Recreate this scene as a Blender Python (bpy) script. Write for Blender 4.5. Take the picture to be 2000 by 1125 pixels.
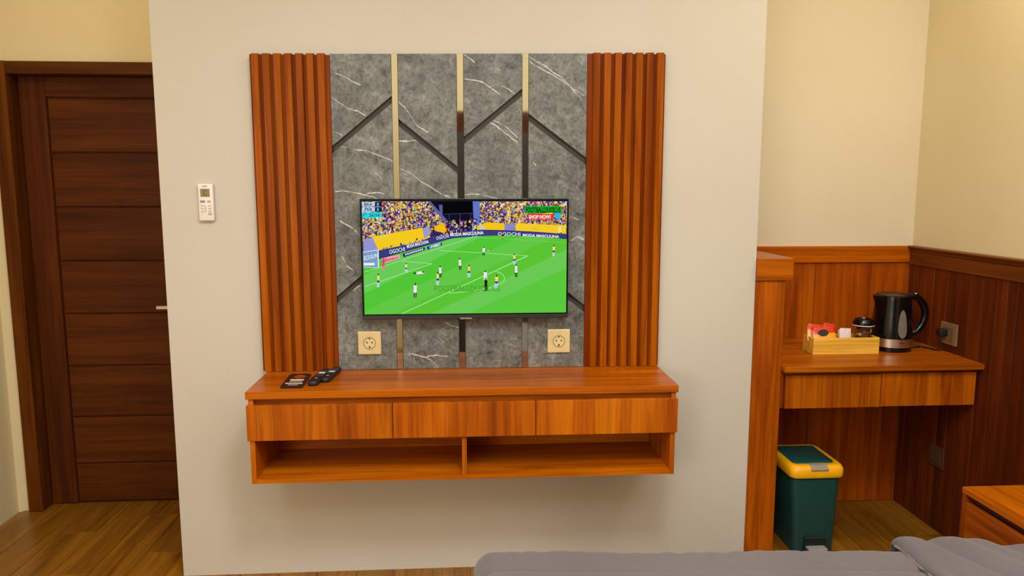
import bpy, bmesh, math, random
from mathutils import Vector, Matrix, noise
random.seed(7)
for o in list(bpy.data.objects): bpy.data.objects.remove(o)
S = bpy.context.scene; C = S.collection
PI = math.pi

# ------------------------------------------------------------ camera, light, exposure
cd = bpy.data.cameras.new('camera'); cam = bpy.data.objects.new('camera', cd); C.objects.link(cam)
cd.sensor_width = 36; cd.lens = 36*1450/2000; cd.clip_start = .02
cam.location = (0, -2.81, 1.5)
cam.rotation_euler = (math.radians(90-7.55), 0, math.radians(-3.6))
S.camera = cam
S.view_settings.view_transform = 'Standard'; S.view_settings.look = 'None'
S.view_settings.gamma = 1; S.view_settings.exposure = 0; S.view_settings.use_curve_mapping = False
w = bpy.data.worlds.new('world'); S.world = w; w.use_nodes = True
w.node_tree.nodes['Background'].inputs[0].default_value = (1, .9, .75, 1)
w.node_tree.nodes['Background'].inputs[1].default_value = .12
def area(name, loc, rot, sx, sy, power, col):
    l = bpy.data.lights.new(name, 'AREA'); l.shape = 'RECTANGLE'; l.size = sx; l.size_y = sy; l.energy = power; l.color = col
    o = bpy.data.objects.new(name, l); C.objects.link(o); o.location = loc; o.rotation_euler = rot
    return o
area('main_ceiling_light', (.35, -2.2, 2.93), (0, 0, 0), .5, .5, 36, (1, .98, .96))
area('ceiling_fill_light', (.2, -2.9, 2.96), (0, 0, 0), 3.4, 2.4, 84, (1, .99, 1))  # broad fill added under the ceiling to soften the cabinet shadow, no real lamp
area('entrance_ceiling_light', (-1.55, -.15, 2.93), (0, 0, 0), .12, .12, 3.8, (1, .80, .45))
area('bedside_ceiling_light', (1.72, -.5, 2.93), (0, 0, 0), .14, .14, 10, (1, .86, .60))
area('rear_fill_light', (-1.5, -4.18, 1.6), (PI/2, 0, 0), 1.0, 1.2, 25, (1, .94, .84))  # fill added at the rear to lift the shade under the cabinet

# ------------------------------------------------------------ helpers
def lin(c):
    return tuple((x/255/12.92 if x/255 <= .04045 else ((x/255+.055)/1.055)**2.4) for x in c) + (1,)
def wloc(o):
    v = Vector((0, 0, 0))
    while o: v += o.location; o = o.parent
    return v
def obj(name, bm, mat, parent=None, loc=None, recalc=True):
    """bm in world coordinates (unless loc is given: then local to loc)."""
    me = bpy.data.meshes.new(name)
    if isinstance(bm, bmesh.types.BMesh):
        if recalc: bmesh.ops.recalc_face_normals(bm, faces=bm.faces)
        if parent is not None and loc is None: bmesh.ops.translate(bm, verts=bm.verts, vec=-wloc(parent))
        bm.to_mesh(me); bm.free()
    else: me = bm
    o = bpy.data.objects.new(name, me); C.objects.link(o)
    if not isinstance(mat, (list, tuple)): mat = [mat]
    if not me.materials:
        for m in mat: me.materials.append(m)
    if parent is not None: o.parent = parent
    if loc is not None: o.location = Vector(loc) - (wloc(parent) if parent else Vector((0, 0, 0)))
    return o
def smooth(o, ang=40):
    me = o.data
    for p in me.polygons: p.use_smooth = True
    try: me.set_sharp_from_angle(angle=math.radians(ang))
    except Exception: pass
    return o
def thing(name, label, cat, loc=(0, 0, 0), group=None):
    o = bpy.data.objects.new(name, None); C.objects.link(o); o.location = loc; o.empty_display_size = .05
    o['label'] = label; o['category'] = cat
    if group: o['group'] = group
    return o
def tag(o, label, cat, group=None):
    o['label'] = label; o['category'] = cat
    if group: o['group'] = group
    return o
def struct(name, bm, mat, label=None, parent=None):
    o = obj(name, bm, mat, parent); o['kind'] = 'structure'
    if label: o['label'] = label
    return o
def NB(): return bmesh.new()
def box(bm, x0, x1, y0, y1, z0, z1, bev=0, seg=1, mi=0):
    r = bmesh.ops.create_cube(bm, size=1)
    vs = r['verts']
    for v in vs:
        v.co = Vector(((x0+x1)/2+v.co.x*(x1-x0), (y0+y1)/2+v.co.y*(y1-y0), (z0+z1)/2+v.co.z*(z1-z0)))
    fs = set(f for v in vs for f in v.link_faces)
    for f in fs: f.material_index = mi
    if bev:
        es = set(e for v in vs for e in v.link_edges)
        bmesh.ops.bevel(bm, geom=list(es), offset=bev, segments=seg, affect='EDGES', profile=.5)
    return bm
def B(*a, **k): return box(NB(), *a, **k)
def prism(bm, pts, d0, d1, plane='xz', mi=0):
    """pts polygon extruded along the remaining axis between d0 and d1"""
    def mk(p, d):
        return {'xz': (p[0], d, p[1]), 'xy': (p[0], p[1], d), 'yz': (d, p[0], p[1])}[plane]
    a = [bm.verts.new(mk(p, d0)) for p in pts]; b = [bm.verts.new(mk(p, d1)) for p in pts]
    n = len(pts); fs = [bm.faces.new(a), bm.faces.new(b[::-1])]
    for i in range(n): fs.append(bm.faces.new((a[i], b[i], b[(i+1) % n], a[(i+1) % n])))
    for f in fs: f.material_index = mi
    return bm
def lathe(bm, prof, cx, cy, seg=40, a0=0, a1=2*PI, fn=None, mi=0, cap=True):
    full = abs(a1-a0-2*PI) < 1e-6; n = seg if full else seg+1
    rings = []
    for (r, z) in prof:
        ring = []
        for i in range(n):
            a = a0+(a1-a0)*i/seg
            p = Vector((cx+r*math.cos(a), cy+r*math.sin(a), z))
            if fn: p = fn(p, a, r, z)
            ring.append(bm.verts.new(p))
        rings.append(ring)
    for j in range(len(rings)-1):
        for i in range(seg):
            k = (i+1) % n
            f = bm.faces.new((rings[j][i], rings[j][k], rings[j+1][k], rings[j+1][i])); f.material_index = mi
    if cap and full:
        for rg, pr in ((rings[0], prof[0]), (rings[-1], prof[-1])):
            if pr[0] > 1e-5: f = bm.faces.new(rg); f.material_index = mi
    return bm
def tube(bm, pts, r, seg=10, rz=None):
    """tube along pts; r a number or list; rz: second radius across"""
    n = len(pts); pts = [Vector(p) for p in pts]; rings = []
    up = Vector((0, 1, 0))
    for i, p in enumerate(pts):
        t = (pts[min(i+1, n-1)]-pts[max(i-1, 0)]).normalized()
        s = t.cross(up)
        if s.length < 1e-3: s = t.cross(Vector((0, 0, 1)))
        s.normalize(); u = s.cross(t).normalized()
        ra = r[i] if isinstance(r, (list, tuple)) else r; rb = rz if rz else ra
        rings.append([bm.verts.new(p+s*ra*math.cos(2*PI*k/seg)+u*rb*math.sin(2*PI*k/seg)) for k in range(seg)])
    for j in range(n-1):
        for k in range(seg): bm.faces.new((rings[j][k], rings[j][(k+1) % seg], rings[j+1][(k+1) % seg], rings[j+1][k]))
    bm.faces.new(rings[0]); bm.faces.new(rings[-1])
    return bm
def catmull(P, n=8):
    P = [Vector(p) for p in P]; out = []
    for i in range(len(P)-1):
        p0 = P[max(i-1, 0)]; p1 = P[i]; p2 = P[i+1]; p3 = P[min(i+2, len(P)-1)]
        for k in range(n):
            t = k/n
            out.append(.5*((2*p1)+(p2-p0)*t+(2*p0-5*p1+4*p2-p3)*t*t+(3*p1-p0-3*p2+p3)*t**3))
    out.append(P[-1]); return out
def rrect(x0, x1, y0, y1, r, n=5):
    out = []
    for cx, cy, a in ((x1-r, y1-r, 0), (x0+r, y1-r, PI/2), (x0+r, y0+r, PI), (x1-r, y0+r, 1.5*PI)):
        for i in range(n+1):
            t = a+PI/2*i/n; out.append((cx+r*math.cos(t), cy+r*math.sin(t)))
    return out
def loft(bm, loops, capa=True, capb=True, mi=0):
    R = [[bm.verts.new(p) for p in L] for L in loops]; n = len(R[0])
    for j in range(len(R)-1):
        for i in range(n):
            f = bm.faces.new((R[j][i], R[j][(i+1) % n], R[j+1][(i+1) % n], R[j+1][i])); f.material_index = mi
    if capa: bm.faces.new(R[0]).material_index = mi
    if capb: bm.faces.new(R[-1]).material_index = mi
    return bm

# ------------------------------------------------------------ materials
def M(name, rough=.5, metal=0, col=None, spec=.5):
    m = bpy.data.materials.new(name); m.use_nodes = True; nt = m.node_tree; b = nt.nodes['Principled BSDF']
    b.inputs['Roughness'].default_value = rough; b.inputs['Metallic'].default_value = metal
    b.inputs['Specular IOR Level'].default_value = spec
    if col: b.inputs['Base Color'].default_value = lin(col)
    return m, nt, b
def node(nt, t, **k):
    n = nt.nodes.new(t)
    for a, v in k.items(): setattr(n, a, v)
    return n
def ramp(nt, stops, src):
    r = node(nt, 'ShaderNodeValToRGB'); e = r.color_ramp.elements
    while len(e) < len(stops): e.new(.5)
    for q, (p, c) in zip(e, stops): q.position = p; q.color = c if len(c) == 4 else lin(c)
    nt.links.new(src, r.inputs[0]); return r.outputs[0]
def ntex(nt, vec, scale, detail=4, rough=.55, dist=0):
    n = node(nt, 'ShaderNodeTexNoise'); n.inputs['Scale'].default_value = scale; n.inputs['Detail'].default_value = detail
    n.inputs['Roughness'].default_value = rough; n.inputs['Distortion'].default_value = dist
    nt.links.new(vec, n.inputs['Vector']); return n.outputs['Fac']
def mapping(nt, scale=(1, 1, 1), rnd=True, loc=(0, 0, 0)):
    tc = node(nt, 'ShaderNodeTexCoord'); mp = node(nt, 'ShaderNodeMapping'); mp.inputs['Scale'].default_value = scale
    mp.inputs['Location'].default_value = loc
    if rnd:
        oi = node(nt, 'ShaderNodeObjectInfo'); vm = node(nt, 'ShaderNodeVectorMath', operation='SCALE'); vm.inputs[0].default_value = (13, 7, 17)
        nt.links.new(oi.outputs['Random'], vm.inputs['Scale'])
        va = node(nt, 'ShaderNodeVectorMath', operation='ADD'); nt.links.new(tc.outputs['Object'], va.inputs[0]); nt.links.new(vm.outputs[0], va.inputs[1])
        nt.links.new(va.outputs[0], mp.inputs[0])
    else: nt.links.new(tc.outputs['Object'], mp.inputs[0])
    return mp.outputs[0]
def mixc(nt, a, b, f, mode='MIX'):
    n = node(nt, 'ShaderNodeMix', data_type='RGBA', blend_type=mode)
    for s, v in ((6, a), (7, b), (0, f)):
        if hasattr(v, 'links'): nt.links.new(v, n.inputs[s])
        else: n.inputs[s].default_value = v if s == 0 or len(v) == 4 else lin(v)
    return n.outputs[2]
def bump(nt, b, h, strength=.2, dist=.002):
    n = node(nt, 'ShaderNodeBump'); n.inputs['Strength'].default_value = strength; n.inputs['Distance'].default_value = dist
    nt.links.new(h, n.inputs['Height']); nt.links.new(n.outputs[0], b.inputs['Normal'])
def wood(name, axis, dark, mid, light, rough=.35, fine=1.0, vary=.12, spec=.4):
    """grain runs along axis"""
    m, nt, b = M(name, rough, spec=spec)
    def sc(a, s): return tuple(a if 'xyz'[i] == axis else s for i in range(3))
    v1 = mapping(nt, sc(.55, 7)); v2 = mapping(nt, sc(1.5, 90*fine)); v3 = mapping(nt, sc(.8, 22*fine))
    n1 = ntex(nt, v1, 1.6, 4, .6, .7); n2 = ntex(nt, v2, 1.5, 3, .6, .2); n3 = ntex(nt, v3, 1.5, 5, .6, 1.3)
    c = ramp(nt, [(.30, dark), (.5, mid), (.72, light)], n1)
    s3 = ramp(nt, [(.36, (.62, .55, .5, 1)), (.52, (1, 1, 1, 1)), (.7, (1.12, 1.1, 1.05, 1))], n3)
    s2 = ramp(nt, [(.3, (.74, .70, .66, 1)), (.55, (1, 1, 1, 1))], n2)
    c = mixc(nt, c, s3, .75, 'MULTIPLY'); c = mixc(nt, c, s2, .6, 'MULTIPLY')
    oi = node(nt, 'ShaderNodeObjectInfo'); mr = node(nt, 'ShaderNodeMapRange'); mr.inputs[3].default_value = 1-vary; mr.inputs[4].default_value = 1+vary
    nt.links.new(oi.outputs['Random'], mr.inputs[0])
    vm = node(nt, 'ShaderNodeVectorMath', operation='SCALE'); nt.links.new(c, vm.inputs[0]); nt.links.new(mr.outputs[0], vm.inputs['Scale'])
    nt.links.new(vm.outputs[0], b.inputs['Base Color'])
    bump(nt, b, n2, .12, .001)
    return m
def paint(name, col, col2, scale=1.2, rough=.75):
    m, nt, b = M(name, rough, spec=.25)
    v = mapping(nt, rnd=False); n = ntex(nt, v, scale, 4, .5, .3)
    nt.links.new(ramp(nt, [(.35, col), (.65, col2)], n), b.inputs['Base Color'])
    n2 = ntex(nt, v, 45, 3, .6); bump(nt, b, n2, .10, .004)
    return m
def plain(name, col, rough=.5, metal=0, nz=.035, scale=25, spec=.5):
    m, nt, b = M(name, rough, metal, spec=spec)
    v = mapping(nt, rnd=False); n = ntex(nt, v, scale, 3, .5)
    a = lin(tuple(x*(1-nz) for x in col)); c = lin(tuple(min(255, x*(1+nz)) for x in col))
    nt.links.new(ramp(nt, [(.3, a), (.7, c)], n), b.inputs['Base Color'])
    return m

TD, TM, TL = (144, 64, 3), (178, 90, 4), (200, 114, 8)
oak_v = wood('teak_laminate_vertical', 'z', TD, TM, TL, spec=.22)
oak_h = wood('teak_laminate_horizontal', 'x', TD, TM, TL, rough=.3, spec=.2)
oak_y = wood('teak_laminate_depth', 'y', TD, TM, TL, rough=.3, spec=.2)
slat_m = wood('fluted_slat_wood', 'z', (126, 54, 2), (152, 75, 3), (172, 94, 6), vary=.12, spec=.08)
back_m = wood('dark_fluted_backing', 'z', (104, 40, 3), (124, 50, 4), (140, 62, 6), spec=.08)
red_v = wood('reddish_teak_panel', 'z', (142, 58, 3), (170, 80, 4), (192, 102, 8), vary=.12, spec=.2)
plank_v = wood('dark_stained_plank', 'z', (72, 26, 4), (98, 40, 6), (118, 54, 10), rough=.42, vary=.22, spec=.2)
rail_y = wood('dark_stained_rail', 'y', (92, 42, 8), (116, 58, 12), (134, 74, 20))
door_h = wood('dark_door_wood_horizontal', 'x', (74, 32, 3), (88, 41, 4), (98, 50, 6), rough=.5, vary=.07, spec=.15)
door_v = wood('dark_door_wood_vertical', 'z', (72, 31, 3), (85, 39, 4), (96, 48, 6), rough=.5, vary=.07, spec=.15)
frame_v = wood('door_frame_wood', 'z', (80, 38, 4), (97, 50, 5), (114, 64, 9), spec=.15)
frame_h = wood('door_head_wood', 'x', (80, 38, 4), (97, 50, 5), (114, 64, 9), spec=.15)
tile_m = wood('wood_look_floor_tile', 'y', (120, 76, 14), (142, 94, 22), (164, 112, 32), rough=.32, vary=.10)
pine = wood('pine_tray_wood', 'x', (226, 166, 48), (240, 188, 66), (248, 206, 90), rough=.5, vary=.04)
wall_mid = paint('partition_cream_paint', (199, 194, 180), (204, 199, 187))
wall_yel = paint('warm_cream_paint', (223, 208, 166), (228, 214, 174))
wall_alc = paint('alcove_cream_paint', (218, 206, 178), (223, 212, 186))
ceil_m = paint('ceiling_white_paint', (232, 228, 216), (236, 232, 222))
grout = plain('grout', (150, 118, 76), .8)
black_m = plain('black_gloss_plastic', (8, 8, 9), .2, spec=.4)
bezel_m = plain('black_bezel', (6, 6, 7), .35, spec=.15)
black_mat = plain('black_matte_plastic', (22, 22, 24), .5)
groove_m = plain('dark_groove_board', (72, 67, 60), .6, spec=.2)
mirror_m, _, _ = M('polished_metal_strip', .04, 1, (188, 186, 172))
steel_m = plain('brushed_steel', (214, 206, 190), .32, 1)
beige_m = plain('champagne_plastic', (214, 194, 142), .35)
hole_m = plain('socket_hole', (30, 24, 16), .6)
white_m = plain('white_plastic', (232, 226, 222), .4, nz=.02)
# stone
def stone_mat(name, vein=False):
    m, nt, b = M(name, .42, spec=.35)
    v = mapping(nt, rnd=False); n1 = ntex(nt, v, 6, 5, .6, .4); n2 = ntex(nt, v, 24, 8, .72, .6); n3 = ntex(nt, v, 95, 4, .7)
    c = ramp(nt, [(.3, (94, 96, 93)), (.5, (110, 112, 109)), (.7, (128, 130, 126))], n1)
    c = mixc(nt, c, ramp(nt, [(.34, (.38, .38, .36, 1)), (.45, (.86, .86, .86, 1)), (.54, (1, 1, 1, 1)), (.64, (1.45, 1.45, 1.42, 1))], n2), .9, 'MULTIPLY')
    c = mixc(nt, c, ramp(nt, [(.36, (.5, .5, .5, 1)), (.48, (1, 1, 1, 1)), (.62, (1.25, 1.25, 1.22, 1))], n3), .75, 'MULTIPLY')
    if vein:
        n4 = ntex(nt, v, 16, 4, .7); f = ramp(nt, [(.36, (.04, .04, .04, 1)), (.56, (.8, .8, .8, 1))], n4)
        c = mixc(nt, c, (222, 220, 212), f)
    nt.links.new(c, b.inputs['Base Color']); return m
stone_m = stone_mat('grey_marble_laminate'); vein_m = stone_mat('pale_marble_vein', True)
# cloth
def cloth(name, c1, c2):
    m, nt, b = M(name, .9, spec=.15); v = mapping(nt, rnd=False)
    n = ntex(nt, v, 3, 4, .5); nt.links.new(ramp(nt, [(.35, c1), (.65, c2)], n), b.inputs['Base Color'])
    bump(nt, b, ntex(nt, v, 500, 2, .5), .25, .001); b.inputs['Sheen Weight'].default_value = .25
    return m
duvet_m = cloth('grey_cotton', (98, 93, 97), (105, 99, 103))
seam_m = cloth('grey_piping', (112, 106, 106), (120, 112, 112))
sheet_m = cloth('white_sheet', (205, 200, 192), (212, 208, 200))

# ------------------------------------------------------------ the room
XL, XR, YB, YD, YF, H = -2.11, 2.085, .53, .66, -4.25, 3.0
fl = struct('floor', B(XL-.1, XR+.1, YF-.1, 1.0, -.12, -.006), grout, 'floor laid with brown wood-look tiles')
tm = None; W_, L_ = .150, .90
ix = 0; x = XL+.02
while x < XR:
    y = YF - (ix*.37 % .9)
    while y < .9:
        x0, x1, y0, y1 = x, min(x+W_, XR), max(y, YF), min(y+L_, .74)
        hidden = x0 > -1.09 and x1 < 1.12 and y0 > .02
        if x1-x0 > .02 and y1-y0 > .02 and not hidden:
            g = .0012
            t = obj('tile', box(NB(), -(x1-x0)/2+g, (x1-x0)/2-g, -(y1-y0)/2+g, (y1-y0)/2-g, -.006, 0, .0008), tile_m, fl, loc=((x0+x1)/2, (y0+y1)/2, 0))
        y += L_
    x += W_; ix += 1
struct('ceiling', B(XL-.1, XR+.1, YF-.1, 1.0, H, H+.1), ceil_m)
struct('wall_left', B(XL-.12, XL, YF-.1, YD, -.1, H), wall_yel, 'pale cream wall left of the door')
bm = NB(); box(bm, XL-.12, -2.05, YD, YD+.12, -.1, H); box(bm, -2.05, -1.13, YD, YD+.12, 2.052, H); box(bm, -1.13, -.9, YD, YD+.12, -.1, H)
struct('wall_back_left', bm, wall_yel, 'cream wall above and beside the dark door')
struct('wall_center', B(-1.111, 1.128, 0, YD, -.005, H), wall_mid, 'cream partition wall carrying the television')
wb = struct('wall_back_right', B(1.0, XR+.1, YB, YB+.12, -.1, H), wall_alc, 'cream wall above the desk alcove')
wr = struct('wall_right', B(XR, XR+.12, YF-.1, YB, -.1, H), wall_yel, 'cream wall above the plank wainscot')
struct('wall_front', B(XL-.1, XR+.1, YF-.1, YF, -.1, H), wall_yel, 'cream wall behind the bed side')
struct('wall_outside', B(XL-.2, -.9, .86, .9, -.1, H), wall_yel)

# back alcove laminate
xs = [1.248, 1.43, 1.62, 1.79, 1.955, 2.07]
for a, b in zip(xs, xs[1:]):
    obj('panel', B(a+.0006, b-.0006, .52, YB+.001, .002, 1.166, .0007), red_v, wb)
t = struct('trim_1', B(1.13, 2.066, .508, YB+.001, 1.165, 1.241, .002), oak_h, 'orange wood dado rail on the alcove back wall')
# right wall planks
ys = [.52, .471, .40, .329, .235, .169, .088, .013, -.066, -.12, -.175]
while ys[-1] > -2.6: ys.append(ys[-1]-random.choice((.055, .08, .095, .075)))
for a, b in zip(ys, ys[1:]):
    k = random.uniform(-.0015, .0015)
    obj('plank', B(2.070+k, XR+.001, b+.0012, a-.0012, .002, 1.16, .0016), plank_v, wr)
tr = thing('trim_2', 'brown moulded dado rail along the right plank wall', 'trim'); tr['kind'] = 'structure'; del tr['category']
e = ys[-1]
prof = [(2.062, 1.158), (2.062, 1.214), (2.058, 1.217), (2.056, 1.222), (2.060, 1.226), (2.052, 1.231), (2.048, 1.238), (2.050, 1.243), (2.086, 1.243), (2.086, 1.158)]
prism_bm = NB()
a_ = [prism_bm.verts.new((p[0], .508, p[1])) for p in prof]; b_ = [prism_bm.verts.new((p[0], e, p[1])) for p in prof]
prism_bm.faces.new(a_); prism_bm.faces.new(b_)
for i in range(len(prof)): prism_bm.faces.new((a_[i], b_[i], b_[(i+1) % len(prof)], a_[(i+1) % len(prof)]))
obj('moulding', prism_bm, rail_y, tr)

# door
dr = bpy.data.objects.new('door_1', None); C.objects.link(dr); dr.location = (-1.59, .66, 0); dr['kind'] = 'structure'; dr['label'] = 'dark brown wooden door with horizontal boards behind the partition'
obj('door_frame', B(-2.053, -1.990, .638, .80, 0, 2.055, .003), frame_v, dr)
obj('door_frame', B(-1.190, -1.130, .638, .80, 0, 2.055, .003), frame_v, dr)
obj('door_head', B(-1.990, -1.190, .639, .80, 2.000, 2.054, .003), frame_h, dr)
lf = obj('door_leaf', B(-1.986, -1.194, .735, .765, .006, 2.000), door_v, dr)
obj('stile', B(-1.986, -1.872, .722, .740, .006, 2.000, .002), door_v, lf)
obj('stile', B(-1.285, -1.194, .722, .740, .006, 2.000, .002), door_v, lf)
obj('top_rail', B(-1.872, -1.285, .722, .740, 1.912, 2.000, .002), door_h, lf)
zs = [1.908, 1.666, 1.42, 1.172, .926, .678, .430, .200, .010]
for a, b in zip(zs, zs[1:]):
    obj('board', B(-1.866, -1.287, .7245, .741, b+.002, a-.002, .004), door_h, lf)
hd = obj('handle', box(box(NB(), -1.428, -1.28, .668, .680, .950, .968, .003), -1.295, -1.278, .672, .722, .951, .967, .003), steel_m, dr)
obj('handle_plate', B(-1.31, -1.265, .716, .7225, .86, 1.04, .002), steel_m, dr)

# ------------------------------------------------------------ media panel
def ztop(x): return 1.988+.0095*x/.75
ZB = .8235
sp = thing('media_panel', 'grey marble-look wall panel with black grooves and mirror strips behind the television', 'wall panel', (-.015, -.012, ZB))
obj('backing_board', B(-.480, .451, -.014, 0, ZB, 1.984), groove_m, sp)
YS = -.029
def on_line(l, x): (xa, za), (xb, zb) = l; return za+(zb-za)*(x-xa)/(xb-xa)
cols = [(-.480, -.2625, (1.657, 1.837), (1.105, 1.287), -.026), (-.2385, -.0275, (1.755, 1.585), (1.205, 1.035), -.025),
        (-.0015, .2115, (1.692, 1.866), (1.142, 1.316), -.026), (.2365, .451, (1.777, 1.618), (1.229, 1.064), -.027)]
pxm = lambda x, y: ((x-887)/1e9, y)
def P2(px, py):
    """world x,z on the stone face for a point measured on the photograph"""
    import math as m_
    f = 1450; pit = m_.radians(7.55); yw = m_.radians(3.6)
    fw = Vector((m_.sin(yw)*m_.cos(pit), m_.cos(yw)*m_.cos(pit), -m_.sin(pit))); r = Vector((m_.cos(yw), -m_.sin(yw), 0)); u = r.cross(fw)
    d = fw+r*(px-1000)/f-u*(py-562.5)/f; t = (YS+2.81)/d.y
    return (d.x*t, 1.5+d.z*t)
veins = [[(646,189.5),(662,200),(680,212),(698,217),(714,225)], [(652,255),(669,265)], [(666,286),(695,292),(720,296),(745,305),(767,315)],
 [(783,330),(800,337),(808,342),(822,355),(840,364),(860,378),(880,386)], [(655,374),(675,373),(698,377),(712,381),(726,384),(745,392)], [(717,378),(735,376),(752,378)],
 [(779,199),(790,210),(800,222),(814,245),(825,252),(837,258)], [(779,275),(795,276),(814,273),(823,279)], [(655,143),(672,150),(692,161),(705,166)],
 [(1032,110),(1050,121),(1068,131),(1082,142),(1096,151),(1108,163),(1119,174),(1130,180),(1142,188)], [(1034,120),(1050,131),(1068,140),(1090,152),(1108,165),(1125,182),(1139,198)],
 [(906,155),(925,156),(945,161),(955,169),(962,174),(977,185)], [(980,168),(992,174),(1005,182)], [(957,239),(970,246),(982,256),(997,268),(1011,279)], [(965,235),(988,247),(1011,269)],
 [(907,107),(918,114),(927,123)], [(908,380),(925,379),(937,380),(955,384),(971,387)], [(791,692.5),(805,691),(823,695.5),(834,699),(844,705),(856,717)], [(832,697),(850,694),(874,695.5)],
 [(868,629),(882,636),(898,641)], [(856,658),(862,663),(868,670)], [(690,447),(702,460)], [(664,432),(680,441),(698,452)], [(690,567),(703,557)], [(1113,422),(1130,430)],
 [(733,338),(740,344),(746,350)], [(1042,318),(1047,322)], [(806,688),(812,712)], [(1115,470),(1128,462),(1141,468)], [(668,500),(678,520),(690,528)]]
veinsW = [[P2(*p) for p in v] for v in veins]
def clip_poly(poly, a, b, keep_below):
    """clip polygon (xz) by the line a-b"""
    def side(p): s = (b[0]-a[0])*(p[1]-a[1])-(b[1]-a[1])*(p[0]-a[0]); return -s if keep_below else s
    out = []
    for i in range(len(poly)):
        p, q = poly[i], poly[(i+1) % len(poly)]; sp_, sq = side(p), side(q)
        if sp_ >= 0: out.append(p)
        if (sp_ >= 0) != (sq >= 0):
            t = sp_/(sp_-sq); out.append((p[0]+(q[0]-p[0])*t, p[1]+(q[1]-p[1])*t))
    return out
def clip_convex(poly, cl):
    n = len(cl); area_ = sum(cl[i][0]*cl[(i+1) % n][1]-cl[(i+1) % n][0]*cl[i][1] for i in range(n))
    for i in range(n):
        if len(poly) < 3: return []
        poly = clip_poly(poly, cl[i], cl[(i+1) % n], area_ < 0)
    return poly
for (xa, xb, d1, d2, gp) in cols:
    for k in range(3):
        za = [ztop(xa), d1[0]+gp, d2[0]+gp][k]; zb = [ztop(xb), d1[1]+gp, d2[1]+gp][k]
        zc = [d1[0], d2[0], ZB][k]; zd = [d1[1], d2[1], ZB][k]
        quad = [(xa, zc), (xb, zd), (xb, zb), (xa, za)]
        bm = prism(NB(), quad, YS, -.013)
        for v in veinsW:
            for i in range(len(v)-1):
                n = 5
                wA = .0014+.0013*random.random()
                for j in range(n):
                    def pt(t):
                        x = v[i][0]+(v[i+1][0]-v[i][0])*t; z = v[i][1]+(v[i+1][1]-v[i][1])*t
                        q = noise.noise(Vector((x*90, z*90, 1)))*.003
                        return x, z+q, wA*(.7+.6*abs(noise.noise(Vector((x*150, z*150, 5))))*2)
                    A, Bq = pt(j/n), pt((j+1)/n)
                    pl = clip_convex([(A[0], A[1]-A[2]), (Bq[0], Bq[1]-Bq[2]), (Bq[0], Bq[1]+Bq[2]), (A[0], A[1]+A[2])], quad)
                    if len(pl) >= 3:
                        try:
                            f = bm.faces.new([bm.verts.new((p[0], YS-.0003, p[1])) for p in pl]); f.material_index = 1
                        except Exception: pass
        o = obj('stone_panel', bm, [stone_m, vein_m], sp, recalc=False)
        # make the body normals right
        b2 = NB(); b2.from_mesh(o.data); bmesh.ops.recalc_face_normals(b2, faces=[f for f in b2.faces if f.material_index == 0])
        for f in b2.faces:
            if f.material_index == 1 and f.normal.y > 0: f.normal_flip()
        b2.to_mesh(o.data); b2.free()
for xa, xb in ((-.2615, -.2395), (-.0265, -.0025), (.2125, .2355)):
    obj('mirror_strip', B(xa, xb, -.031, -.014, ZB, ztop(xa)+.001, .0008), mirror_m, sp)

def slatted(x0, x1, xsl, label):
    t = thing('slatted_panel', label, 'wall panel', ((x0+x1)/2, 0, ZB), 'fluted wood panels flanking the marble')
    obj('backing', B(x0, x1, -.028, 0, ZB, ztop((x0+x1)/2)-.002), back_m, t)
    me = None
    for xc in xsl:
        h = ztop(xc)-ZB
        if me is None:
            bm = NB(); prism(bm, [(-.0160, 0), (.0160, 0), (.0115, -.015), (-.0115, -.015)], 0, 1.164, 'xy')
            o = obj('slat', bm, slat_m, t, loc=(xc, -.028, ZB)); me = o.data
        else:
            o = obj('slat', me, slat_m, t, loc=(xc, -.028, ZB))
        o.scale.z = h/1.164
slatted(-.762, -.4815, [-.741+.0385*i for i in range(7)], 'reddish fluted wood slat panel left of the grey marble')
slatted(.4525, .742, [.486+.0393*i for i in range(7)], 'reddish fluted wood slat panel right of the grey marble')
# slightly proud top edge of fluted panels is the slat itself

# sockets
def socket(x0, x1, z0, z1, y, label):
    t = thing('power_socket', label, 'socket', ((x0+x1)/2, y, (z0+z1)/2), 'beige sockets under the television')
    cx, cz = (x0+x1)/2, (z0+z1)/2
    obj('plate', B(x0, x1, y-.009, y, z0, z1, .003, 2), beige_m, t)
    bm = NB(); lathe(bm, [(.0225, 0), (.0225, .0012), (.0205, .0012), (.0195, -.001), (0.0001, -.001)], 0, 0, 32)
    bmesh.ops.rotate(bm, verts=bm.verts, cent=(0, 0, 0), matrix=Matrix.Rotation(PI/2, 3, 'X'))
    bmesh.ops.translate(bm, verts=bm.verts, vec=(cx, y-.0092, cz)); smooth(obj('socket_insert', bm, beige_m, t))
    for dx, dz in ((-.0095, .002), (.0095, .002), (0, -.0155), (0, .017)):
        bm = NB(); lathe(bm, [(.0028 if dz != -.0155 else .0036, 0), (.0028 if dz != -.0155 else .0036, .001)], 0, 0, 12)
        bmesh.ops.rotate(bm, verts=bm.verts, cent=(0, 0, 0), matrix=Matrix.Rotation(PI/2, 3, 'X'))
        bmesh.ops.translate(bm, verts=bm.verts, vec=(cx+dx, y-.0085 if dz in(-9,) else y-.0088, cz+dz)); obj('socket_hole', bm, hole_m, t)
    bm = NB()
    bmr = [(.0228, 0), (.0228, .0006), (.0215, .0006), (.0215, 0)]
    lathe(bm, bmr, 0, 0, 32, cap=False)
    bmesh.ops.rotate(bm, verts=bm.verts, cent=(0, 0, 0), matrix=Matrix.Rotation(PI/2, 3, 'X'))
    bmesh.ops.translate(bm, verts=bm.verts, vec=(cx, y-.0103, cz)); obj('socket_ring', bm, hole_m, t)
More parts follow.
